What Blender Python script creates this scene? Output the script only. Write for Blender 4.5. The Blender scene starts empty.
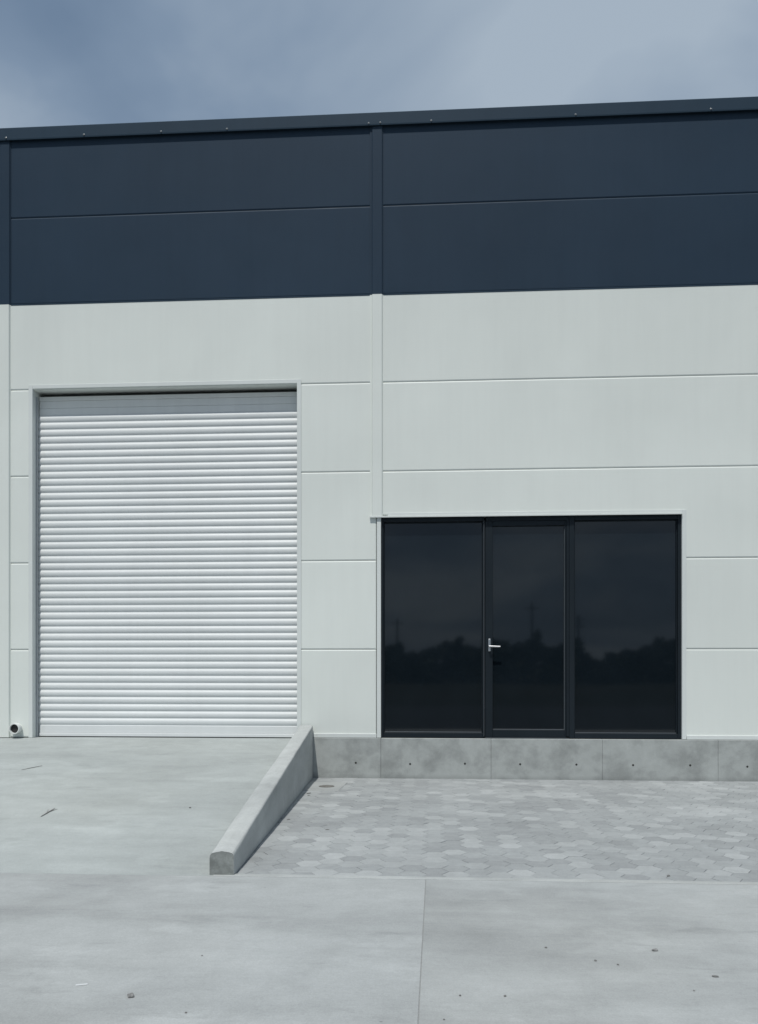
import bpy, bmesh, math, random
from mathutils import Vector, noise as mnoise
random.seed(11)
scene = bpy.context.scene
col = scene.collection
R = math.radians

# ------------------------------------------------------------------ helpers
def tag(o, label=None, cat=None, group=None, kind=None):
    if label: o['label'] = label
    if cat: o['category'] = cat
    if group: o['group'] = group
    if kind: o['kind'] = kind
    return o

def empty(name, loc=(0, 0, 0)):
    o = bpy.data.objects.new(name, None)
    o.location = loc
    o.empty_display_size = 0.2
    col.objects.link(o)
    return o

class MB:
    def __init__(s):
        s.bm = bmesh.new()
    def box(s, x0, x1, y0, y1, z0, z1, bevel=0.0, seg=1):
        t = bmesh.new()
        bmesh.ops.create_cube(t, size=1)
        for v in t.verts:
            v.co = Vector(((x0+x1)/2 + v.co.x*(x1-x0), (y0+y1)/2 + v.co.y*(y1-y0), (z0+z1)/2 + v.co.z*(z1-z0)))
        if bevel:
            bmesh.ops.bevel(t, geom=t.edges[:], offset=bevel, segments=seg, affect='EDGES', profile=0.5)
        s.merge(t)
        return s
    def merge(s, t):
        m = bpy.data.meshes.new('tmp')
        t.to_mesh(m); t.free()
        s.bm.from_mesh(m)
        bpy.data.meshes.remove(m)
    def prism(s, poly, y0, y1, c):
        """rectilinear polygon in XZ (counter-clockwise seen from -y), front edge chamfered by c"""
        n = len(poly)
        inner = []
        for i in range(n):
            p, q, r = Vector(poly[i-1]), Vector(poly[i]), Vector(poly[(i+1) % n])
            d1 = (q-p).normalized(); d2 = (r-q).normalized()
            inner.append(q + Vector((-d1.y, d1.x))*c + Vector((-d2.y, d2.x))*c)
        f = [s.bm.verts.new((p.x, y0, p.y)) for p in inner]
        m = [s.bm.verts.new((p[0], y0+c*.42, p[1])) for p in poly]
        b = [s.bm.verts.new((p[0], y1, p[1])) for p in poly]
        s.bm.faces.new(f)
        s.bm.faces.new(b[::-1])
        for i in range(n):
            j = (i+1) % n
            s.bm.faces.new((m[i], m[j], f[j], f[i]))
            s.bm.faces.new((b[i], b[j], m[j], m[i]))
        return s
    def cyl(s, c, axis, r0, r1, length, n=24, cap0=True, cap1=True):
        axis = Vector(axis).normalized()
        q = axis.to_track_quat('Z', 'Y')
        c = Vector(c)
        A = [s.bm.verts.new(c + q @ Vector((r0*math.cos(2*math.pi*i/n), r0*math.sin(2*math.pi*i/n), 0))) for i in range(n)]
        B = [s.bm.verts.new(c + q @ Vector((r1*math.cos(2*math.pi*i/n), r1*math.sin(2*math.pi*i/n), length))) for i in range(n)]
        for i in range(n):
            j = (i+1) % n
            s.bm.faces.new((A[i], A[j], B[j], B[i]))
        if cap0: s.bm.faces.new(A[::-1])
        if cap1: s.bm.faces.new(B)
        return s
    def lathe(s, c, axis, prof, n=28):
        """prof: list of (distance along axis, radius)"""
        axis = Vector(axis).normalized()
        q = axis.to_track_quat('Z', 'Y'); c = Vector(c)
        rings = []
        for (t, r) in prof:
            rings.append([s.bm.verts.new(c + q @ Vector((r*math.cos(2*math.pi*i/n), r*math.sin(2*math.pi*i/n), t))) for i in range(n)])
        for a, b in zip(rings, rings[1:]):
            for i in range(n):
                j = (i+1) % n
                s.bm.faces.new((a[i], a[j], b[j], b[i]))
        s.bm.faces.new(rings[0][::-1]); s.bm.faces.new(rings[-1])
        return s
    def build(s, name, mat, parent=None, smooth=False, normals=True):
        if normals:
            bmesh.ops.recalc_face_normals(s.bm, faces=s.bm.faces[:])
        me = bpy.data.meshes.new(name)
        s.bm.to_mesh(me); s.bm.free()
        if mat: me.materials.append(mat)
        if smooth:
            for p in me.polygons: p.use_smooth = True
        o = bpy.data.objects.new(name, me)
        col.objects.link(o)
        if parent: o.parent = parent
        return o

# ------------------------------------------------------------------ materials
class NT:
    def __init__(s, name):
        s.m = bpy.data.materials.new(name)
        s.m.use_nodes = True
        s.t = s.m.node_tree
        s.b = s.t.nodes['Principled BSDF']
        s.tc = s.t.nodes.new('ShaderNodeTexCoord')
    def n(s, typ, **kw):
        x = s.t.nodes.new(typ)
        for k, v in kw.items(): setattr(x, k, v)
        return x
    def l(s, a, b): s.t.links.new(a, b)
    def coords(s, scale=(1, 1, 1), loc=(0, 0, 0), rot=(0, 0, 0)):
        mp = s.n('ShaderNodeMapping')
        mp.inputs['Scale'].default_value = scale
        mp.inputs['Location'].default_value = loc
        mp.inputs['Rotation'].default_value = rot
        s.l(s.tc.outputs['Object'], mp.inputs['Vector'])
        return mp.outputs['Vector']
    def noise(s, vec, scale, detail=4, rough=0.55, dist=0.0):
        x = s.n('ShaderNodeTexNoise')
        x.inputs['Scale'].default_value = scale
        x.inputs['Detail'].default_value = detail
        x.inputs['Roughness'].default_value = rough
        x.inputs['Distortion'].default_value = dist
        s.l(vec, x.inputs['Vector'])
        return x.outputs['Fac']
    def ramp(s, fac, stops):
        x = s.n('ShaderNodeValToRGB')
        e = x.color_ramp.elements
        e[0].position, e[0].color = stops[0][0], (*stops[0][1], 1)
        e[1].position, e[1].color = stops[-1][0], (*stops[-1][1], 1)
        for p, c in stops[1:-1]:
            k = e.new(p); k.color = (*c, 1)
        s.l(fac, x.inputs['Fac'])
        return x.outputs['Color']
    def mul(s, a, b, fac=1.0, mode='MULTIPLY'):
        x = s.n('ShaderNodeMix', data_type='RGBA', blend_type=mode)
        if isinstance(fac, float): x.inputs[0].default_value = fac
        else: s.l(fac, x.inputs[0])
        for sock, v in ((x.inputs[6], a), (x.inputs[7], b)):
            if isinstance(v, tuple): sock.default_value = (*v, 1)
            else: s.l(v, sock)
        return x.outputs[2]
    def bump(s, h, strength, dist):
        x = s.n('ShaderNodeBump')
        x.inputs['Strength'].default_value = strength
        x.inputs['Distance'].default_value = dist
        s.l(h, x.inputs['Height'])
        s.l(x.outputs['Normal'], s.b.inputs['Normal'])
    def set(s, color=None, rough=None, metal=None, ior=None, spec=None):
        def put(k, v):
            if v is None: return
            if isinstance(v, tuple): s.b.inputs[k].default_value = (*v, 1)
            elif isinstance(v, (int, float)): s.b.inputs[k].default_value = v
            else: s.l(v, s.b.inputs[k])
        put('Base Color', color); put('Roughness', rough); put('Metallic', metal)
        put('IOR', ior); put('Specular IOR Level', spec)
        return s.m

def g(v): return (v, v, v)

def concrete(name, base, contrast=1.0, streak=(0.35, 1.3, 1), blot=0.9, rot=0.06, pits=True, seed=0.0, rough=0.85):
    k = NT(name)
    o = k.coords(loc=(seed, seed*1.7, seed*.3))
    st = k.coords(scale=streak, rot=(0, 0, rot), loc=(seed*2, seed, 0))
    c = contrast
    big = k.ramp(k.noise(o, blot, 5, .55, .6), [(.3, g(1-.13*c)), (.5, g(1.0)), (.72, g(1+.10*c))])
    trow = k.ramp(k.noise(st, 1.7, 6, .62, .35), [(.33, g(1-.12*c)), (.5, g(1.0)), (.68, g(1+.09*c))])
    mid = k.ramp(k.noise(o, 6, 5, .6), [(.3, g(1-.06*c)), (.7, g(1+.05*c))])
    fine = k.ramp(k.noise(o, 130, 3, .6), [(.3, g(.91)), (.7, g(1.06))])
    speck = k.ramp(k.noise(o, 38, 4, .7), [(.3, g(1-.05*c)), (.5, g(1.0)), (.7, g(1+.035*c))])
    base = k.mul(base, speck)
    warm = k.ramp(k.noise(k.coords(loc=(seed+9, 4, 2)), .55, 3, .5), [(.4, (1.0, 1.0, 1.0)), (.75, (1.01, 1.0, .985))])
    patch = k.ramp(k.noise(k.coords(scale=(1, 1.7, 1), loc=(seed*5, 3, 0)), 1.5, 8, .62, .3), [(.575, g(1.0)), (.60, g(1+.06*c)), (.70, g(1+.10*c))])
    scuff = k.ramp(k.noise(k.coords(scale=(1.1, 4.5, 1), loc=(seed*3, 7, 0), rot=(0, 0, rot*2)), 1.3, 7, .68, .4), [(.60, g(1.0)), (.66, g(1-.09*c)), (.75, g(1-.14*c))])
    broom = k.ramp(k.noise(k.coords(scale=(3, 55, 3)), 1.6, 3, .6), [(.3, g(1-.025*c)), (.7, g(1+.02*c))])
    base = k.mul(base, patch); base = k.mul(base, scuff); base = k.mul(base, broom)
    x = k.mul(base, big); x = k.mul(x, trow); x = k.mul(x, mid); x = k.mul(x, fine); x = k.mul(x, warm)
    if pits:
        vo = k.n('ShaderNodeTexVoronoi'); vo.inputs['Scale'].default_value = 9
        k.l(k.coords(loc=(seed, 0, 0)), vo.inputs['Vector'])
        sp = k.ramp(vo.outputs['Distance'], [(.035, g(.62)), (.075, g(1.0))])
        msk = k.ramp(k.noise(o, 3.1, 2), [(.58, g(0)), (.66, g(1))])
        x = k.mul(x, sp, msk)
    k.bump(k.noise(o, 90, 6, .7), .25, .01)
    return k.set(color=x, rough=rough, spec=.3)

M = {}
M['yard'] = concrete('yard_concrete', (.362, .379, .377), .95, seed=1.3)
M['yard2'] = concrete('yard_concrete_second_pour', (.360, .377, .375), 1.0, seed=7.9)
M['ramp'] = concrete('ramp_concrete', (.362, .388, .380), .9, seed=3.1, blot=.7)
M['wallc'] = concrete('cast_concrete_wall', (.44, .46, .453), .9, streak=(2, .5, 2), seed=5.2)
M['endc'] = concrete('rough_cast_end', (.225, .242, .234), 2.4, streak=(6, 6, 6), seed=6.4, blot=7)
M['pad'] = concrete('pad_concrete', (.345, .362, .360), .6, seed=2.2)
M['kerb'] = concrete('edging_concrete', (.40, .42, .415), .8, seed=4.4, streak=(1.5, 3, 1))

# plinth concrete with damp shutter-board stains
k = NT('plinth_concrete')
o = k.coords()
a = k.ramp(k.noise(k.coords(scale=(1.2, 1, 1.3), loc=(3.4, 0, .7)), 2.3, 5, .6, .15), [(.36, g(.74)), (.47, g(.88)), (.54, g(1.0)), (.66, g(1.04))])
b_ = k.ramp(k.noise(o, 14, 5, .6), [(.3, g(.94)), (.7, g(1.05))])
f_ = k.ramp(k.noise(o, 150, 2, .6), [(.3, g(.95)), (.7, g(1.04))])
x = k.mul((.375, .394, .382), a); x = k.mul(x, b_); x = k.mul(x, f_)
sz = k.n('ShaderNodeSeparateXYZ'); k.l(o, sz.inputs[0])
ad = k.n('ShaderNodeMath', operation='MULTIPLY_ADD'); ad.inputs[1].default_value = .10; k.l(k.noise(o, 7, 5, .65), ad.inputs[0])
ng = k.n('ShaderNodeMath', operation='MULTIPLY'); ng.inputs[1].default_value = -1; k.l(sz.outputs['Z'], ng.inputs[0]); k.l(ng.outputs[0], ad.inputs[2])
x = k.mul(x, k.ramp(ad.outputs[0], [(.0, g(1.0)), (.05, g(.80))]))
k.bump(k.noise(o, 60, 5, .7), .2, .006)
M['plinth'] = k.set(color=x, rough=.85, spec=.3)

# coated steel sandwich panel
def coated(name, base, rough, dirt=.05, spec=.4, rib=True):
    k = NT(name)
    o = k.coords()
    a = k.ramp(k.noise(o, .8, 4, .5, .4), [(.3, g(1-dirt)), (.7, g(1+dirt*.5))])
    b = k.ramp(k.noise(k.coords(scale=(5, 5, .35)), 2.2, 4, .6), [(.25, g(1-dirt*.55)), (.6, g(1.0))])
    oi = k.n('ShaderNodeObjectInfo')
    x = k.mul(base, a); x = k.mul(x, b)
    x = k.mul(x, k.ramp(oi.outputs['Random'], [(0, g(1-dirt*.55)), (1, g(1+dirt*.35))]))
    r = k.ramp(k.noise(o, 3, 4), [(.3, g(rough-.05)), (.7, g(rough+.07))])
    if rib:
        w = k.n('ShaderNodeTexWave', wave_type='BANDS', bands_direction='Z')
        w.inputs['Scale'].default_value = 9.0
        w.inputs['Distortion'].default_value = 0
        k.l(o, w.inputs['Vector'])
        ad = k.n('ShaderNodeMath', operation='ADD')
        ml = k.n('ShaderNodeMath', operation='MULTIPLY'); ml.inputs[1].default_value = 7.0
        k.l(k.noise(k.coords(scale=(1, 1, .5)), 1.3, 2), ml.inputs[0])
        k.l(ml.outputs[0], ad.inputs[0]); k.l(w.outputs['Fac'], ad.inputs[1])
        k.bump(ad.outputs[0], .06, .0012)
    return k.set(color=x, rough=r, spec=spec)

M['white'] = coated('white_coated_panel', (.712, .745, .706), .55, .045)
M['trim'] = coated('white_flashing', (.655, .685, .665), .45, .05, rib=False)
M['navy'] = coated('navy_coated_panel', (.026, .046, .072), .5, .08, spec=.10)
M['navytrim'] = coated('navy_flashing', (.027, .049, .074), .5, .08, spec=.11, rib=False)
M['shutter'] = coated('shutter_paint', (.70, .722, .718), .5, .05, rib=False)
M['plate'] = coated('header_plate_lightened', (.80, .81, .79), .6, .08, rib=False)  # colour lightened to make up for the shade in the door recess
M['rail'] = coated('rail_galvanised', (.36, .385, .40), .5, .10, rib=False)
M['alu'] = coated('black_aluminium', (.0125, .0185, .0240), .45, .12, spec=.2, rib=False)
M['bead'] = coated('grey_glazing_bead', (.085, .098, .110), .4, .1, rib=False)
M['core'] = coated('joint_filler', (.22, .23, .228), .9, .1, rib=False)
M['roof'] = coated('roof_sheet', (.33, .35, .35), .5, .1, rib=False)
M['pvc'] = coated('white_pvc', (.70, .72, .70), .45, .12, rib=False)
M['dark'] = NT('pipe_inside_shade').set(color=(.02, .02, .02), rough=.8)
M['screw'] = NT('zinc_screw').set(color=(.30, .31, .31), rough=.35, metal=.6)
M['tie'] = NT('tie_hole_grout').set(color=(.035, .035, .033), rough=.95)

k = NT('brushed_steel')
M['steel'] = k.set(color=k.ramp(k.noise(k.coords(scale=(4, 60, 60)), 20, 3), [(.3, g(.62)), (.7, g(.8))]), rough=.28, metal=1.0)

k = NT('tinted_glass')
gl = k.n('ShaderNodeTexNoise'); gl.inputs['Scale'].default_value = .9; gl.inputs['Detail'].default_value = 1
k.l(k.coords(scale=(1, 1, .6)), gl.inputs['Vector'])
k.bump(gl.outputs['Fac'], .05, .02)
dust = k.ramp(k.noise(k.coords(), 2.4, 5, .6), [(.35, (.0058, .0094, .0128)), (.75, (.0076, .0118, .0158))])
M['glass'] = k.set(color=dust, rough=.036, ior=1.53)

k = NT('drain_iron')
M['iron'] = k.set(color=k.ramp(k.noise(k.coords(), 40, 4), [(.3, (.10, .10, .092)), (.7, (.19, .185, .17))]), rough=.8)

k = NT('pebble_stone')
M['stone'] = k.set(color=k.ramp(k.noise(k.coords(), 90, 4), [(.3, (.13, .13, .128)), (.7, (.30, .30, .29))]), rough=.9)
M['crumb'] = NT('dark_soil_crumb').set(color=(.17, .172, .165), rough=1.0)
k = NT('dry_twig_bark')
M['twig'] = k.set(color=k.ramp(k.noise(k.coords(), 60, 3), [(.3, (.15, .15, .142)), (.7, (.24, .235, .225))]), rough=.95)
M['chip'] = NT('white_chip').set(color=(.58, .60, .60), rough=.7)

# pavers: one tone per paver, stored on the mesh
k = NT('hexagonal_pavers')
at = k.n('ShaderNodeAttribute', attribute_type='GEOMETRY', attribute_name='tone')
tone = k.ramp(at.outputs['Fac'], [(0, (.286, .300, .303)), (.5, (.322, .339, .341)), (.8, (.356, .373, .374)), (1, (.405, .423, .423))])
o = k.coords()
x = k.mul(tone, k.ramp(k.noise(o, 1.1, 5, .6, .5), [(.3, g(.89)), (.5, g(1)), (.72, g(1.09))]))
x = k.mul(x, k.ramp(k.noise(o, 15, 6, .7), [(.3, g(.90)), (.7, g(1.07))]))
x = k.mul(x, k.ramp(k.noise(o, 160, 2, .6), [(.3, g(.90)), (.7, g(1.07))]))
k.bump(k.noise(o, 120, 5, .7), .3, .006)
M['paver'] = k.set(color=x, rough=.9, spec=.25)
k = NT('joint_sand')
M['sand'] = k.set(color=k.ramp(k.noise(k.coords(), 60, 4), [(.3, (.23, .24, .235)), (.7, (.34, .35, .345))]), rough=1.0)

k = NT('bare_ground')
o = k.coords()
x = k.ramp(k.noise(o, .12, 6, .6, .5), [(.3, (.030, .036, .020)), (.55, (.050, .048, .034)), (.75, (.075, .066, .050))])
x = k.mul(x, k.ramp(k.noise(o, 3, 6, .7), [(.3, g(.7)), (.7, g(1.2))]))
k.bump(k.noise(o, 5, 6, .7), .6, .08)
M['ground'] = k.set(color=x, rough=1.0, spec=.1)
k = NT('asphalt')
M['asphalt'] = k.set(color=k.ramp(k.noise(k.coords(), 40, 6, .7), [(.3, (.035, .036, .038)), (.7, (.075, .075, .075))]), rough=.95, spec=.2)
k = NT('leaf_green')
M['leaf'] = k.set(color=k.ramp(k.noise(k.coords(), .5, 3), [(.3, (.026, .036, .022)), (.7, (.060, .078, .042))]), rough=.8, spec=.2)
k = NT('pole_wood')
M['pole'] = k.set(color=k.ramp(k.noise(k.coords(scale=(8, 8, .5)), 4, 4), [(.3, (.03, .027, .022)), (.7, (.07, .06, .05))]), rough=.9)

# ------------------------------------------------------------------ key dimensions (metres)
# facade plane y = 0, paving z = 0 ; joints every metre
PL = .45                       # plinth top
DB = .420                      # floor level at the roller door
ROW = [.45, 1.445, 2.445, 3.445, 4.445, 5.435]
BAY = [-9.265, -4.955, -.645, 3.665, 7.975]
DX0, DX1, DZ1 = -4.620, -1.545, 4.455      # roller door opening
SX0, SX1, SZ1 = -.594, 2.718, 2.93        # shopfront opening
DEPTH = .142                    # door recess

# ------------------------------------------------------------------ setting
gm = MB()
NG = 40
gv = {}
xs = [-400, -200, -120, -80, -50, -30, -15, 0, 15, 30, 50, 80, 120, 200, 400]
ys = [-400, -200, -120, -80, -60, -40, -25, -15, -8, 0, 20, 60, 150, 300]
for i, X in enumerate(xs):
    for j, Y in enumerate(ys):
        gv[i, j] = gm.bm.verts.new((X, Y, -.14))
for i in range(len(xs)-1):
    for j in range(len(ys)-1):
        gm.bm.faces.new((gv[i, j], gv[i+1, j], gv[i+1, j+1], gv[i, j+1]))
ground = tag(gm.build('ground', M['ground']), kind='structure')

def slab(name, poly, z0, z1, mat, c=.0015):
    """poly in XY counter-clockwise"""
    m = MB()
    n = len(poly)
    ins = []
    for i in range(n):
        p, q, r = Vector(poly[i-1]), Vector(poly[i]), Vector(poly[(i+1) % n])
        d1 = (q-p).normalized(); d2 = (r-q).normalized()
        n1 = Vector((-d1.y, d1.x)); n2 = Vector((-d2.y, d2.x))
        b = (n1+n2); b = b/max(b.dot(n1), .2)
        ins.append(q+b*c)
    zt = z1 if callable(z1) else (lambda x, y: z1)
    t = [m.bm.verts.new((p.x, p.y, zt(p.x, p.y))) for p in ins]
    e = [m.bm.verts.new((p[0], p[1], zt(*p)-c)) for p in poly]
    b = [m.bm.verts.new((p[0], p[1], z0)) for p in poly]
    m.bm.faces.new(t); m.bm.faces.new(b[::-1])
    for i in range(n):
        j = (i+1) % n
        m.bm.faces.new((e[i], e[j], t[j], t[i])); m.bm.faces.new((b[i], b[j], e[j], e[i]))
    return m.build(name, mat)

YF = -4.49      # front edge of ramp and paving
tag(slab('concrete_yard', [(-14, -7.2), (-.0605, -7.2), (-.0495, YF-.0005), (-14, YF-.0005)], -.13, 0, M['yard']), kind='structure')
tag(slab('concrete_yard', [(-.0575, -7.2), (14, -7.2), (14, YF-.0005), (-.0465, YF-.0005)], -.13, 0, M['yard2']), kind='structure')
# asphalt road where the photographer stands and beyond
tag(slab('road', [(-60, -17), (60, -17), (60, -7.21), (-60, -7.21)], -.139, -.02, M['asphalt']), kind='structure')
# sand line at the bottom of the joint
tag(MB().box(-14, 14, -7.19, YF-.001, -.128, -.0035).build('joint_sand', M['sand']), kind='structure')

def wall_right(y): return -1.362 + (-.0 - y)/4.41*.156      # right face of the ramp wall
def ramp_z(x, y):
    return .43*(1-y/YF) if y < 0 else .43
rm = MB()
W_WALL = .153
RX = [-14, -8, -5, -3.5, -2.4, -1.33]
RY = [YF, -4.2, -3.6, -2.8, -1.9, -1.0, -.3, 0, .26]
rv = {}
for i, X in enumerate(RX):
    for j, Y in enumerate(RY):
        z = ramp_z(X, Y)
        if -4.4 < Y < -.2: z += .006*math.sin(X*1.7+Y*2.1)
        xx = X
        if i == len(RX)-1: xx = wall_right(Y)-W_WALL*.6
        rv[i, j] = rm.bm.verts.new((xx, Y, z))
for i in range(len(RX)-1):
    for j in range(len(RY)-1):
        rm.bm.faces.new((rv[i, j], rv[i+1, j], rv[i+1, j+1], rv[i, j+1]))
ext = bmesh.ops.extrude_face_region(rm.bm, geom=rm.bm.faces[:])
for v in ext['geom']:
    if isinstance(v, bmesh.types.BMVert): v.co.z = -.1
ramp = tag(rm.build('ramp', M['ramp'], smooth=False), kind='structure')

# ---- paving of hexagons
PX0, PX1 = -1.25, 7.9
sand = slab('paving_bed', [(-1.30, YF+.052), (PX1, YF+.052), (PX1, -.02), (-1.42, -.02)], -.1, -.006, M['sand'], .002)
tag(sand, kind='structure')
HS = .089
pv = MB()
tones = []
PADX0, PADX1, PADY0, PADY1 = -1.33, -.93, -1.0, -.40
def clip(poly, a, b, c):
    """keep a*x+b*y >= c"""
    out = []
    for i in range(len(poly)):
        p, q = poly[i], poly[(i+1) % len(poly)]
        dp, dq = a*p[0]+b*p[1]-c, a*q[0]+b*q[1]-c
        if dp >= 0: out.append(p)
        if dp*dq < 0:
            t = dp/(dp-dq)
            out.append((p[0]+(q[0]-p[0])*t, p[1]+(q[1]-p[1])*t))
    return out
ci = 0
x = -1.6
while x < PX1+.1:
    y = YF-.1 + (HS*math.sqrt(3)/2 if ci % 2 else 0)
    while y < .1:
        hexa = [(x+(HS-.0012)*math.cos(math.pi/3*i), y+(HS-.0012)*math.sin(math.pi/3*i)) for i in range(6)]
        p = clip(hexa, 0, 1, YF+.054)
        if len(p) > 2: p = clip(p, 0, -1, .021)
        if len(p) > 2: p = clip(p, -1, 0, -PX1)
        if len(p) > 2:      # the ramp wall side
            nx, ny = 4.41, .156
            p = clip(p, nx, ny, nx*(-1.362+.004))
        if len(p) > 2:
            ar = abs(sum(p[i][0]*p[(i+1) % len(p)][1]-p[(i+1) % len(p)][0]*p[i][1] for i in range(len(p))))/2
            if ar > .0012:
                cx_, cy_ = sum(q[0] for q in p)/len(p), sum(q[1] for q in p)/len(p)
                dz = random.gauss(0, .0007); tx, ty = random.gauss(0, .003), random.gauss(0, .003)
                cl = mnoise.noise(Vector((cx_*.9, cy_*1.3, 3)))*.5+.5
                t = random.random()
                tone_v = max(0, min(1, .50+random.gauss(0, .19)+(cl-.5)*.9))
                if t < .06+.12*cl: tone_v = .74+.22*random.random()
                elif t > .93: tone_v = .08*random.random()
                top = []; mid = []; bot = []
                for q in p:
                    fx, fy = q[0]-cx_, q[1]-cy_
                    L = math.hypot(fx, fy)
                    s_ = max(.3, 1-.0028/L)
                    z = dz+tx*fx+ty*fy
                    top.append(pv.bm.verts.new((cx_+fx*s_, cy_+fy*s_, z)))
                    mid.append(pv.bm.verts.new((q[0], q[1], z-.0014)))
                    bot.append(pv.bm.verts.new((q[0], q[1], -.03)))
                n = len(p)
                pv.bm.faces.new(top); tones.append(tone_v)
                for i in range(n):
                    j = (i+1) % n
                    pv.bm.faces.new((mid[i], mid[j], top[j], top[i])); tones.append(tone_v)
                    pv.bm.faces.new((bot[i], bot[j], mid[j], mid[i])); tones.append(tone_v)
        y += HS*math.sqrt(3)
    x += HS*1.5
    ci += 1
pv.bm.faces.ensure_lookup_table()
pav = pv.build('paving', M['paver'])
att = pav.data.attributes.new('tone', 'FLOAT', 'FACE')
for i, t in enumerate(tones): att.data[i].value = t
tag(pav, kind='structure')
pad = slab('paving_pad', [(-1.325, PADY0), (PADX1-.03, PADY0-.02), (PADX1, PADY1), (-1.345, PADY1+.02)], -.03, .006, M['pad'], .005)
tag(pad, kind='structure')
tag(MB().box(-1.33, 7.9, YF+.0005, YF+.05, -.1, .005, .004).build('kerb_strip', M['kerb']), kind='structure')

# ------------------------------------------------------------------ ramp wall
rw = MB()
W = .149
secs = []
NS = 44
for i in range(NS+1):
    t = i/NS
    y = -4.475 + t*4.445
    h = .140 + (.590-.140)*t
    h += .004*mnoise.noise(Vector((0, y*3, 1)))
    xr = wall_right(min(y, 0))
    xl = xr-W-.004*mnoise.noise(Vector((4, y*2.2, 1)))
    e1, e2 = .018+.006*mnoise.noise(Vector((1, y*6, 7))), .016+.007*mnoise.noise(Vector((2, y*6, 9)))
    fr = max(0, 1-t*6)          # the front end is rounder
    e1 += .016*fr; e2 += .012*fr
    prof = [(xl, -.06), (xl, h-e1), (xl+e1*.10, h-e1*.55), (xl+e1*.38, h-e1*.20), (xl+e1, h-.001), (xl+W*.5, h+.004+.003*fr), (xr-e2, h), (xr-e2*.38, h-e2*.2), (xr-e2*.10, h-e2*.55), (xr, h-e2), (xr, -.06)]
    secs.append([rw.bm.verts.new((p[0], y, p[1])) for p in prof])
for a, b in zip(secs, secs[1:]):
    for j in range(len(a)):
        k2 = (j+1) % len(a)
        rw.bm.faces.new((a[j], a[k2], b[k2], b[j]))
fe = rw.bm.faces.new(secs[0]); rw.bm.faces.new(secs[-1][::-1])
fe.material_index = 1
rwo = rw.build('ramp_wall', M['wallc']); rwo.data.materials.append(M['endc'])
tag(rwo, 'low sloping grey concrete wall between the ramp and the hexagonal paving', 'wall')

# ------------------------------------------------------------------ building
bld = empty('industrial_building', (-.645, 0, 0))
tag(bld, 'white and navy panelled industrial unit with a roller shutter and dark glass shopfront', 'building')
def P(m, name, mat, parent=bld, **kw):
    o = m.build(name, mat, None, **kw)
    o.parent = parent
    base = Vector((0, 0, 0))
    p = parent
    while p is not None:
        base += Vector(p.location); p = p.parent
    o.location = -base if parent == bld else (0, 0, 0)
    return o

G2 = .002   # half joint gap
CH = .013
def rect(x0, x1, z0, z1): return [(x0+G2, z0+G2), (x1-G2, z0+G2), (x1-G2, z1-G2), (x0+G2, z1-G2)]
BASE = PL+.012
for bi in range(4):
    b0, b1 = BAY[bi], BAY[bi+1]
    for ri in range(5):
        z0, z1 = ROW[ri], ROW[ri+1]
        if ri == 0: z0 = BASE if bi > 1 else DB+.016
        if bi == 1 and ri < 4:
            P(MB().prism(rect(b0, DX0-.015, (z0 if ri else DB+.016), z1), 0, .08, CH), 'wall_panel', M['white'])
            P(MB().prism(rect(DX1+.015, b1, (z0 if ri else BASE), z1), 0, .08, CH), 'wall_panel', M['white'])
        elif bi == 1:
            P(MB().prism(rect(b0, b1, z0, z1), 0, .08, CH), 'wall_panel', M['white'])
        elif bi == 2 and ri < 2:
            P(MB().prism(rect(SX1+.015, b1, z0, z1), 0, .08, CH), 'wall_panel', M['white'])
        elif bi == 2 and ri == 2:
            a = SX1+.015
            poly = [(b0+G2, SZ1+.02), (a+G2, SZ1+.02), (a+G2, z0+G2), (b1-G2, z0+G2), (b1-G2, z1-G2), (b0+G2, z1-G2)]
            P(MB().prism(poly, 0, .08, CH), 'wall_panel', M['white'])
        else:
            P(MB().prism(rect(b0, b1, z0, z1), 0, .08, CH), 'wall_panel', M['white'])
    for z0, z1 in ((5.435, 6.432), (6.432, 7.43)):
        P(MB().prism(rect(b0, b1, z0, z1), .004, .08, .013), 'cladding_panel', M['navy'])

# vertical cover strips on the bay joints: hat profile with lips
def strip(xc, z0, z1, mat, w=.147, pr=.022):
    m = MB()
    prof = [(-w/2, .001), (-w/2, -.004), (-w/2+.022, -.004), (-w/2+.03, -pr), (w/2-.012, -pr), (w/2-.004, -.004), (w/2, -.004), (w/2, .001)]
    lo = [m.bm.verts.new((xc+p[0], p[1], z0)) for p in prof]
    hi = [m.bm.verts.new((xc+p[0], p[1], z1)) for p in prof]
    n = len(prof)
    for i in range(n):
        j = (i+1) % n
        m.bm.faces.new((lo[i], lo[j], hi[j], hi[i]))
    m.bm.faces.new(lo[::-1]); m.bm.faces.new(hi)
    return P(m, 'cover_strip', mat)
for xc in BAY:
    strip(xc, 5.432, 7.37, M['navy'], pr=.016)
    strip(xc, (SZ1+.0095) if xc == -.645 else (BASE if xc > 0 else DB+.016), 5.428, M['white'], pr=.024)

# dark band's bottom flashing line
for b0, b1 in zip(BAY, BAY[1:]):
    P(MB().box(b0+.076, b1-.076, -.003, .002, 5.424, 5.440), 'drip_flashing', M['navytrim'])

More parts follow.
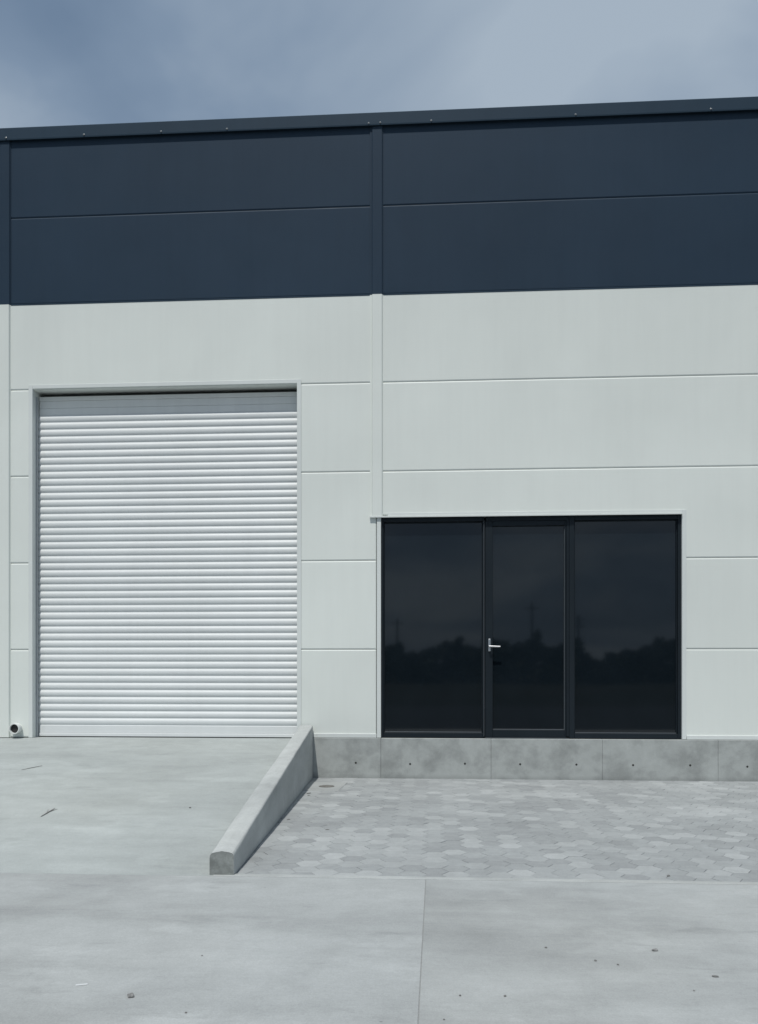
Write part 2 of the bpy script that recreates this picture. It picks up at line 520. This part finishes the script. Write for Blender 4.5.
# coping
cp = MB()
prof = [(-.030, 7.322), (-.034, 7.316), (-.036, 7.330), (-.036, 7.452), (-.030, 7.460), (.30, 7.446), (.30, 7.32), (.296, 7.32), (.296, 7.440), (-.024, 7.452), (-.030, 7.448)]
xa, xb = BAY[0], BAY[-1]
L_ = [cp.bm.verts.new((xa, p[0], p[1])) for p in prof]
R_ = [cp.bm.verts.new((xb, p[0], p[1])) for p in prof]
for i in range(len(prof)):
    j = (i+1) % len(prof)
    cp.bm.faces.new((L_[i], L_[j], R_[j], R_[i]))
coping = P(cp, 'coping', M['navytrim'])
for i, xs_ in enumerate((-4.92, -4.0, -3.10, -2.34, -.73, -.60, -.03, 1.56, 3.02)):
    s = MB().lathe((xs_, -.036, 7.338+.004*random.random()), (0, -1, 0), [(0, .011), (.002, .011), (.004, .007), (.010, .006)], 10)
    P(s, 'screw', M['screw'], coping)

# plinth of cast concrete: shutter-board lengths with a seam between
pb = MB()
seams = [-1.40, -.594, .634, 1.853, 3.10, 4.32, 5.54, 6.76, 7.975]
for a, b in zip(seams, seams[1:]):
    pb.box(a+.0006, b-.0006, -.022, .28, -.12, PL, .004)
plinth = P(pb, 'plinth', M['plinth'])
for xt in (-.876, -.266, .344, .954, 1.570, 2.185, 2.80, 3.41):
    t = MB().lathe((xt, -.0215, .167+random.uniform(-.006, .006)), (0, -1, 0), [(0, .012), (.0012, .012), (.0016, .009), (.0018, .003)], 14)
    P(t, 'tie_hole', M['tie'], plinth)

# base flashing under the panels
P(MB().box(-1.36, SX0-.05, -.012, .004, PL+.002, PL+.048, .003), 'base_flashing', M['trim'])
P(MB().box(SX1+.05, BAY[3]-.075, -.012, .004, PL+.002, PL+.048, .003), 'base_flashing', M['trim'])
P(MB().box(BAY[3]+.075, BAY[4], -.012, .004, PL+.002, PL+.048, .003), 'base_flashing', M['trim'])

# core wall and roof behind the panels
cw = MB()
Y0, Y1 = .082, .28
cw.box(BAY[0], DX0-.013, Y0, Y1, -.12, 7.40)
cw.box(DX0-.013, DX1+.013, Y0, Y1, DZ1+.013, 7.40)
cw.box(DX0-.013, DX1+.013, .262, Y1+.01, -.12, DZ1+.013)
cw.box(DX1+.013, SX0-.013, Y0, Y1, PL, 7.40)
cw.box(SX0-.013, SX1+.013, Y0, Y1, SZ1+.013, 7.40)
cw.box(SX1+.013, BAY[-1], Y0, Y1, PL, 7.40)
P(cw, 'wall_core', M['core'])
sw = MB()
sw.box(BAY[0], BAY[0]+.1, .283, 18, -.12, 7.3); sw.box(BAY[-1]-.1, BAY[-1], .283, 18, -.12, 7.3); sw.box(BAY[0]+.1, BAY[-1]-.1, 17.9, 18, -.12, 7.3)
P(sw, 'wall', M['white'])
rf = MB()
xm = (BAY[0]+BAY[-1])/2
rf.box(BAY[0]+.02, BAY[-1]-.02, .31, 17.9, 7.302, 7.36)
P(rf, 'roof', M['roof'])

# ---- roller shutter
PITCH = .0822
zb = DB+.078
ztop = DZ1-.276
ns = int((ztop-zb)/PITCH)
zb = ztop-ns*PITCH+.004
cu = MB()
pts = []
YC = DEPTH
for s_i in range(ns):
    z = zb+s_i*PITCH
    for (u, d) in ((0, 0), (.05, -.0005), (.09, .002), (.15, -.004), (.25, -.0080), (.38, -.0108), (.52, -.0122), (.65, -.0122), (.77, -.0102), (.87, -.0062), (.94, -.0018)):
        pts.append((z+u*PITCH, YC+d))
pts.append((zb+ns*PITCH, YC))
xl, xr = DX0+.006, DX1-.004
A = [cu.bm.verts.new((xl, p[1], p[0])) for p in pts]
B = [cu.bm.verts.new((xr, p[1], p[0])) for p in pts]
A2 = [cu.bm.verts.new((xl, YC+.02, p[0])) for p in pts]
B2 = [cu.bm.verts.new((xr, YC+.02, p[0])) for p in pts]
for i in range(len(pts)-1):
    cu.bm.faces.new((A[i], B[i], B[i+1], A[i+1]))
    cu.bm.faces.new((B2[i], A2[i], A2[i+1], B2[i+1]))
shut = P(cu, 'roller_shutter', M['shutter'])
for pl in shut.data.polygons: pl.use_smooth = True
# guide rails: channels
def rail(xa, xb, sg):
    m = MB()
    m.box(xa, xb, .075, .122, DB+.012, DZ1-.07, .002)
    return P(m, 'guide_rail', M['rail'], shut)
rail(DX0+.0008, DX0+.012, 1); rail(DX1-.010, DX1-.0008, -1)
hp = MB()
zt_ = DZ1-.045
for i, (hgt, yo) in enumerate(((.050, .150), (.088, .154), (.0, .151))):
    zl = ztop if i == 2 else zt_-hgt
    hp.box(DX0+.006, DX1-.004, yo, .172+.001*i, zl+.0015, zt_, .004)
    zt_ = zl
P(hp, 'header_plate', M['plate'], shut)
bb = MB()
bb.box(xl+.008, xr-.008, YC-.022, YC+.012, DB+.020, DB+.058, .005, 2)
bb.box(xl+.008, xr-.008, YC-.012, YC+.012, DB+.059, zb+.001, .003)
P(bb, 'bottom_bar', M['shutter'], shut)
P(MB().box(xl+.02, xr-.01, YC-.012, YC+.006, DB+.008, DB+.0215), 'rubber_seal', M['tie'], shut)
# door opening trim
tr = MB()
tr.box(DX0-.048, DX0, -.008, .0, DB+.012, DZ1+.045, .002)
tr.box(DX1, DX1+.048, -.008, .0, DB+.012, DZ1+.045, .002)
tr.box(DX0, DX1, -.0075, .0005, DZ1, DZ1+.0445, .002)
tr.box(DX0-.010, DX0, .0015, .258, DB+.012, DZ1+.010)
tr.box(DX1, DX1+.010, .0015, .258, DB+.012, DZ1+.010)
tr.box(DX0+.0005, DX1-.0005, .0015, .258, DZ1, DZ1+.010)
P(tr, 'opening_trim', M['trim'])

# ---- shopfront: two fixed windows and a door between them
GY = .055                      # glass plane
def frame(m, x0, x1, z0, z1, wl, wr, wb, wt, y0, y1, bev=.003):
    m.box(x0, x0+wl, y0, y1, z0, z1, bev)
    m.box(x1-wr, x1, y0, y1, z0, z1, bev)
    m.box(x0+wl+.0005, x1-wr-.0005, y0+.001, y1-.001, z0, z0+wb, bev)
    m.box(x0+wl+.0005, x1-wr-.0005, y0+.001, y1-.001, z1-wt, z1, bev)
ZB = PL+.004
ZT = SZ1-.002
def window(x0, x1, wl, wr):
    m = MB(); frame(m, x0, x1, ZB, ZT, wl, wr, .055, .05, .022, .105)
    w = P(m, 'shop_window', M['alu'])
    P(MB().box(x0+wl-.01, x1-wr+.01, GY+.012, GY+.020, ZB+.045, ZT-.04), 'window_pane', M['glass'], w)
    b = MB()
    frame(b, x0+wl+.001, x1-wr-.001, ZB+.056, ZT-.051, .010, .010, .011, .010, GY-.006, GY+.011, .002)
    P(b, 'glazing_bead', M['alu'], w)
    s = MB(); s.box(x0+wl+.012, x1-wr-.012, GY-.012, GY-.0065, ZB+.057, ZB+.067, .002)
    P(s, 'sill_bead', M['bead'], w)
    return w
window(SX0+.002, .560, .026, .014)
window(1.500, SX1-.002, .055, .036)
# slim light mullion edges
P(MB().box(.5535, .5610, .012, .104, ZB+.02, ZT-.045, .002), 'mullion', M['bead'])
P(MB().box(1.468, 1.498, .024, .104, ZB+.02, ZT-.045, .002), 'mullion', M['alu'])
m = MB(); frame(m, .570, 1.466, ZB+.006, ZT-.05, .085, .012, .085, .055, .026, .098)
m.box(.578, 1.499, .024, .100, ZT-.048, ZT, .002)
door = P(m, 'entrance_door', M['alu'])
P(MB().box(.64, 1.462, GY+.010, GY+.018, ZB+.080, ZT-.095), 'door_pane', M['glass'], door)
gb = MB(); gb.box(.657, 1.444, GY-.012, GY+.009, ZB+.092, ZB+.100, .002); gb.box(1.4445, 1.4525, GY-.014, GY+.009, ZB+.092, ZT-.106, .002)
P(gb, 'glazing_bead', M['bead'], door)
P(MB().box(.570, 1.495, .004, .10, PL+.001, ZB+.005, .001), 'threshold', M['bead'], door)
# handle: back plate with a lever and a lock barrel
hx, hz = .618, 1.478
hm = MB()
hm.box(hx-.013, hx+.013, .015, .0255, hz-.055, hz+.085, .005, 2)
hm.cyl((hx, .018, hz), (0, -1, 0), .011, .010, .045, 16)
hm.cyl((hx-.008, -.028, hz), (1, 0, -.03), .0105, .0085, .125, 16)
hm.cyl((hx, .016, hz-.038), (0, -1, 0), .008, .008, .006, 12)
P(hm, 'door_handle', M['steel'], door, smooth=False)
# shopfront trim
st = MB()
st.box(SX0-.046, SX0, -.008, .0005, PL+.004, SZ1-.0005, .002)
st.box(SX1, SX1+.046, -.008, .0005, PL+.004, SZ1+.046, .002)
st.box(SX0-.010, SX0, .0015, .10, PL+.003, SZ1)
st.box(SX1, SX1+.010, .0015, .10, PL+.003, SZ1)
st.box(SX0+.075, SX1-.001, -.009, .0, SZ1+.012, SZ1+.046, .002)
P(st, 'opening_trim', M['trim'])
df = MB()
df.box(BAY[2]-.075, SX1-.001, -.030, .10, SZ1+.001, SZ1+.009, .002)
df.box(BAY[2]-.075, SX1-.001, -.0305, -.027, SZ1-.008, SZ1+.006, .001)
P(df, 'drip_flashing', M['trim'])

# ---- white drain pipe stub low in the wall
pp = MB()
c0 = (-4.800, .02, .540)
pp.lathe(c0, (0, -1, 0), [(0, .054), (.040, .054), (.044, .063), (.104, .063), (.107, .060), (.107, .051), (.07, .049), (.068, .02)], 32)
pipe = P(pp, 'drain_pipe', M['pvc'], smooth=False)
P(MB().lathe((c0[0], -.055, c0[2]), (0, -1, 0), [(0, .047), (.004, .0515), (.006, .050), (.0065, .01)], 28), 'pipe_hole_shade', M['dark'], pipe)  # near-black disc stands in for the shade inside the open pipe

# ------------------------------------------------------------------ small things lying about
dc = empty('drain_cover', (-1.115, -.735, .006))
tag(dc, 'small round dirty metal drain cover in the paving near the ramp wall', 'drain cover')
r_ = MB().lathe((0, 0, -.01), (0, 0, 1), [(0, .082), (.012, .082), (.0145, .079), (.0145, .071), (.012, .070), (.012, .02)], 32).build('rim', M['iron'], dc)
l_ = MB().lathe((0, 0, 0), (0, 0, 1), [(0, .068), (.005, .068), (.0065, .064), (.0065, .03), (.0050, .028), (.0050, .008)], 32).build('lid', M['iron'], dc)

def rock(name, x, y, z, r, mat, flat=.6, elong=1.0, rz=0.0, seed=0):
    b = bmesh.new()
    bmesh.ops.create_icosphere(b, subdivisions=3, radius=1)
    for v in b.verts:
        n_ = 1+.32*mnoise.noise(v.co*1.3+Vector((seed*3.1, 0, 0)))+.13*mnoise.noise(v.co*3.5+Vector((0, seed*2.3, 0)))
        v.co = Vector((v.co.x*r*elong, v.co.y*r, v.co.z*r*flat))*n_
    m = MB(); m.merge(b)
    o = m.build(name, mat)
    o.location = (x, y, z+r*flat*.75); o.rotation_euler = (0, 0, rz)
    return o
GP = 'small stones scattered on the concrete yard'
for (x, y, r, e, rz, mat, lab, i) in (
    (-1.157, -6.346, .0165, 1.0, .3, 'stone', 'largest rough grey stone, on the yard below the front end of the ramp wall', 1),
    (-.903, -6.48, .0052, 1.1, .8, 'crumb', 'tiny dark stone a hand to the right of the largest stone, nearest the bottom edge', 2),
    (-1.01, -5.878, .0055, 1.0, .1, 'stone', 'tiny pale grey stone by the light patch on the yard', 3),
    (.502, -5.675, .0066, 1.2, .4, 'crumb', 'small dark stone on the right yard slab, farthest back in the middle of the slab', 4),
    (.692, -5.831, .0070, 1.0, 1.4, 'crumb', 'dark stone of a close pair on the yard, the left one of the pair', 5),
    (.777, -5.874, .0060, 1.1, 2.0, 'crumb', 'dark stone of a close pair on the yard, the right one of the pair', 6),
    (.979, -5.684, .0115, 1.6, .35, 'stone', 'elongated grey crumb on the right yard slab, largest of the stones there', 7),
    (1.142, -5.989, .0075, 2.3, -.2, 'crumb', 'thin dark splinter of stone near the right edge of the yard', 8),
    (1.011, -6.146, .0050, 1.0, 0, 'stone', 'tiny grey stone in front of the thin dark splinter on the yard', 9),
    (.10, -6.255, .0058, 1.0, .5, 'crumb', 'small dark stone just right of the long joint in the yard', 10),
    (.272, -6.249, .0064, 1.2, .9, 'crumb', 'small dark stone on the yard, second to the right from the long joint', 11),
    (.036, -6.48, .0050, 1.0, 0, 'crumb', 'tiny dark stone beside the long joint at the bottom edge', 12)):
    tag(rock('stone', x, y, 0, r*.78, M[mat], .65, e, rz, i), lab, 'stone', GP)
tag(rock('stone', 1.406, -4.32, 0, .009, M['crumb'], .6, 1.1, .2, 21), 'dark pebble on the pavers close to the front edging', 'stone')
tag(rock('stone', -1.913, -2.96, ramp_z(0, -2.96), .0075, M['crumb'], .6, 1.2, .6, 22), 'lone dark pebble on the ramp left of the sloping wall', 'stone')
GC = 'dirt crumbs along the foot of the ramp wall'
for (x, y, r, e_, rz_, lab, sd) in (
    (-1.235, -1.20, .014, 2.4, 1.2, 'dark dirt crumb at the wall foot just in front of the drain cover', 31),
    (-1.215, -1.33, .009, 1.6, .4, 'smaller dirt crumb next to the dark one in front of the drain cover', 32),
    (-1.19, -2.62, .010, 1.8, .9, 'dirt crumb at the wall foot halfway along the paving', 33),
    (-.82, -3.02, .008, 1.9, .2, 'flat speck of dirt out on the pavers away from the wall foot', 35)):
    tag(rock('dirt_crumb', x, y, .0005, r, M['crumb'], .35, e_, rz_, sd), lab, 'dirt', GC)

# twigs on the ramp
def twig(name, x, y, segs, lab, r=.006):
    m = MB()
    for (a, b, r0, r1) in segs:
        A_ = Vector((*a, r0*.9)); B_ = Vector((*b, r1*.9))
        m.cyl(A_, B_-A_, r0, r1, (B_-A_).length, 7)
    o = m.build(name, M['twig'])
    o.location = (x, y, ramp_z(x, y)+.001)
    o.rotation_euler = (math.atan(.43/4.49), 0, 0)
    tag(o, lab, 'twig')
twig('twig', -2.972, -3.16, [((-.004, -.10), (.0, .02), .0025, .0045), ((0, .02), (-.004, .14), .0045, .002), ((0, -.01), (-.04, .10), .003, .0015), ((0, .03), (.024, .12), .003, .0015)], 'short dark forked twig lying on the left part of the ramp')
twig('twig', -3.861, -1.582, [((-.056, -.095), (.0, .0), .002, .003), ((0, 0), (.056, .095), .003, .002)], 'thin straight twig lying on the ramp below the roller shutter')
ch = MB().box(-.024, .022, -.006, .006, 0, .003, .001)
cho = ch.build('plaster_chip', M['chip']); cho.location = (-1.394, -6.24, .0005); cho.rotation_euler = (0, 0, .35)
tag(cho, 'small white plaster chip left of the largest stone on the yard', 'chip')

# ------------------------------------------------------------------ what the glass reflects: a far tree line and poles across the lot
tl = MB()
rr = random.Random(5)
for i in range(34000):
    X = rr.uniform(-75, 75)
    base = 2.7+1.0*mnoise.noise(Vector((X*.11, 0, 0)))+1.3*mnoise.noise(Vector((X*.43, 3, 0)))+1.4*max(0, mnoise.noise(Vector((X*1.3, 9, 0))))
    if X > 14: base += min(1.6, (X-14)*.10)
    z = rr.random()**.8*base
    w_ = math.sqrt(max(.05, 1-(z/base)**2))
    y_ = -58+rr.gauss(0, 1.6)*w_+2.5*mnoise.noise(Vector((X*.2, 8, 0)))
    s_ = rr.uniform(.2, .45)
    n_ = Vector((rr.gauss(0, 1), rr.gauss(0, 1), rr.gauss(0, 1))).normalized()
    q = n_.to_track_quat('Z', 'Y')
    vs = [tl.bm.verts.new(Vector((X, y_, z-.1)) + q @ Vector(p)*s_) for p in ((-1, -.3, 0), (.1, -.6, .1), (1, .2, 0), (0, .55, -.1))]
    tl.bm.faces.new(vs)
tag(tl.build('tree_line', M['leaf'], normals=False), 'dark line of far-off trees across the lot, mirrored in the shopfront glass', 'trees', kind='stuff')
def pole(x, y, h, lab, arms):
    o = empty('utility_pole', (x, y, -.14))
    tag(o, lab, 'pole', 'utility poles across the lot')
    MB().cyl((0, 0, 0), (0, 0, 1), .11, .07, h, 12).build('shaft', M['pole'], o)
    for az in arms:
        MB().box(-.6, .6, -.15, -.08, az, az+.08, .01).build('crossarm', M['pole'], o)
pole(8.2, -62, 6.6, 'tall utility pole mirrored in the middle of the glass door', (6.1,))
pole(-3.2, -64, 5.4, 'short utility pole mirrored in the left window', (5.0,))
pole(12.6, -66, 5.8, 'utility pole with two crossarms mirrored near the right mullion', (5.4, 4.8))

# ------------------------------------------------------------------ sky, sun, camera
SUN = Vector((-.10, -.50, 1)).normalized()
w = bpy.data.worlds.new('World'); scene.world = w
w.use_nodes = True
nt = w.node_tree
for n_ in list(nt.nodes): nt.nodes.remove(n_)
N = nt.nodes.new; Lk = nt.links.new
out = N('ShaderNodeOutputWorld'); bg = N('ShaderNodeBackground')
sky = N('ShaderNodeTexSky'); sky.sky_type = 'NISHITA'; sky.sun_disc = False
sky.sun_elevation = math.asin(SUN.z); sky.sun_rotation = math.atan2(SUN.x, SUN.y)
sky.air_density = 1.0; sky.dust_density = 1.5; sky.ozone_density = 1.5
tc = N('ShaderNodeTexCoord')
sep = N('ShaderNodeSeparateXYZ'); Lk(tc.outputs['Generated'], sep.inputs[0])
# project the view direction on a cloud ceiling
mz = N('ShaderNodeMath'); mz.operation = 'MAXIMUM'; mz.inputs[1].default_value = .0; Lk(sep.outputs['Z'], mz.inputs[0])
az = N('ShaderNodeMath'); az.operation = 'ADD'; az.inputs[1].default_value = .22; Lk(mz.outputs[0], az.inputs[0])
dx = N('ShaderNodeMath'); dx.operation = 'DIVIDE'; Lk(sep.outputs['X'], dx.inputs[0]); Lk(az.outputs[0], dx.inputs[1])
dy = N('ShaderNodeMath'); dy.operation = 'DIVIDE'; Lk(sep.outputs['Y'], dy.inputs[0]); Lk(az.outputs[0], dy.inputs[1])
cb = N('ShaderNodeCombineXYZ'); Lk(dx.outputs[0], cb.inputs[0]); Lk(dy.outputs[0], cb.inputs[1])
mp = N('ShaderNodeMapping'); mp.inputs['Location'].default_value = (4.90, 2.75, 0); Lk(cb.outputs[0], mp.inputs[0])
n1 = N('ShaderNodeTexNoise'); n1.inputs['Scale'].default_value = 1.35; n1.inputs['Detail'].default_value = 5; n1.inputs['Roughness'].default_value = .5; n1.inputs['Distortion'].default_value = .5
Lk(mp.outputs[0], n1.inputs['Vector'])
# clouds thin out towards the right of the building (+x)
gx = N('ShaderNodeMath'); gx.operation = 'MULTIPLY_ADD'; gx.inputs[1].default_value = .36; yp = N('ShaderNodeMath'); yp.operation = 'MAXIMUM'; yp.inputs[1].default_value = 0; Lk(sep.outputs['Y'], yp.inputs[0])
xy = N('ShaderNodeMath'); xy.operation = 'MULTIPLY'; Lk(dx.outputs[0], xy.inputs[0]); Lk(yp.outputs[0], xy.inputs[1])
Lk(xy.outputs[0], gx.inputs[0]); Lk(n1.outputs['Fac'], gx.inputs[2])
rp = N('ShaderNodeValToRGB')
e = rp.color_ramp.elements
e[0].position, e[0].color = .24, (1.43, 2.12, 3.15, 1)
e[1].position, e[1].color = .60, (4.0, 4.8, 5.65, 1)
k1 = e.new(.41); k1.color = (2.2, 2.98, 4.05, 1)
Lk(gx.outputs[0], rp.inputs['Fac'])
sc = N('ShaderNodeVectorMath'); sc.operation = 'SCALE'; sc.inputs['Scale'].default_value = 1.0
Lk(sky.outputs[0], sc.inputs[0])
mx = N('ShaderNodeMix'); mx.data_type = 'RGBA'; mx.inputs[0].default_value = .90
Lk(sc.outputs[0], mx.inputs[6]); Lk(rp.outputs['Color'], mx.inputs[7])
Lk(mx.outputs[2], bg.inputs['Color']); bg.inputs['Strength'].default_value = .10
Lk(bg.outputs[0], out.inputs['Surface'])

sl = bpy.data.lights.new('sun', 'SUN'); sl.energy = 3.05; sl.angle = R(.8); sl.color = (1.0, .975, .93)
so = bpy.data.objects.new('sun', sl); col.objects.link(so)
so.rotation_euler = SUN.to_track_quat('Z', 'Y').to_euler(); so.location = (-4, -20, 30)

cam = bpy.data.cameras.new('camera'); co = bpy.data.objects.new('camera', cam); col.objects.link(co)
co.location = (0, -9.53, 1.27); co.rotation_euler = (R(90), 0, R(3.7))
cam.lens = 850*36/1024; cam.sensor_width = 36; cam.shift_y = 153/1024; cam.clip_end = 2000
scene.camera = co
scene.view_settings.view_transform = 'Standard'; scene.view_settings.look = 'None'
scene.view_settings.exposure = 0; scene.view_settings.gamma = 1
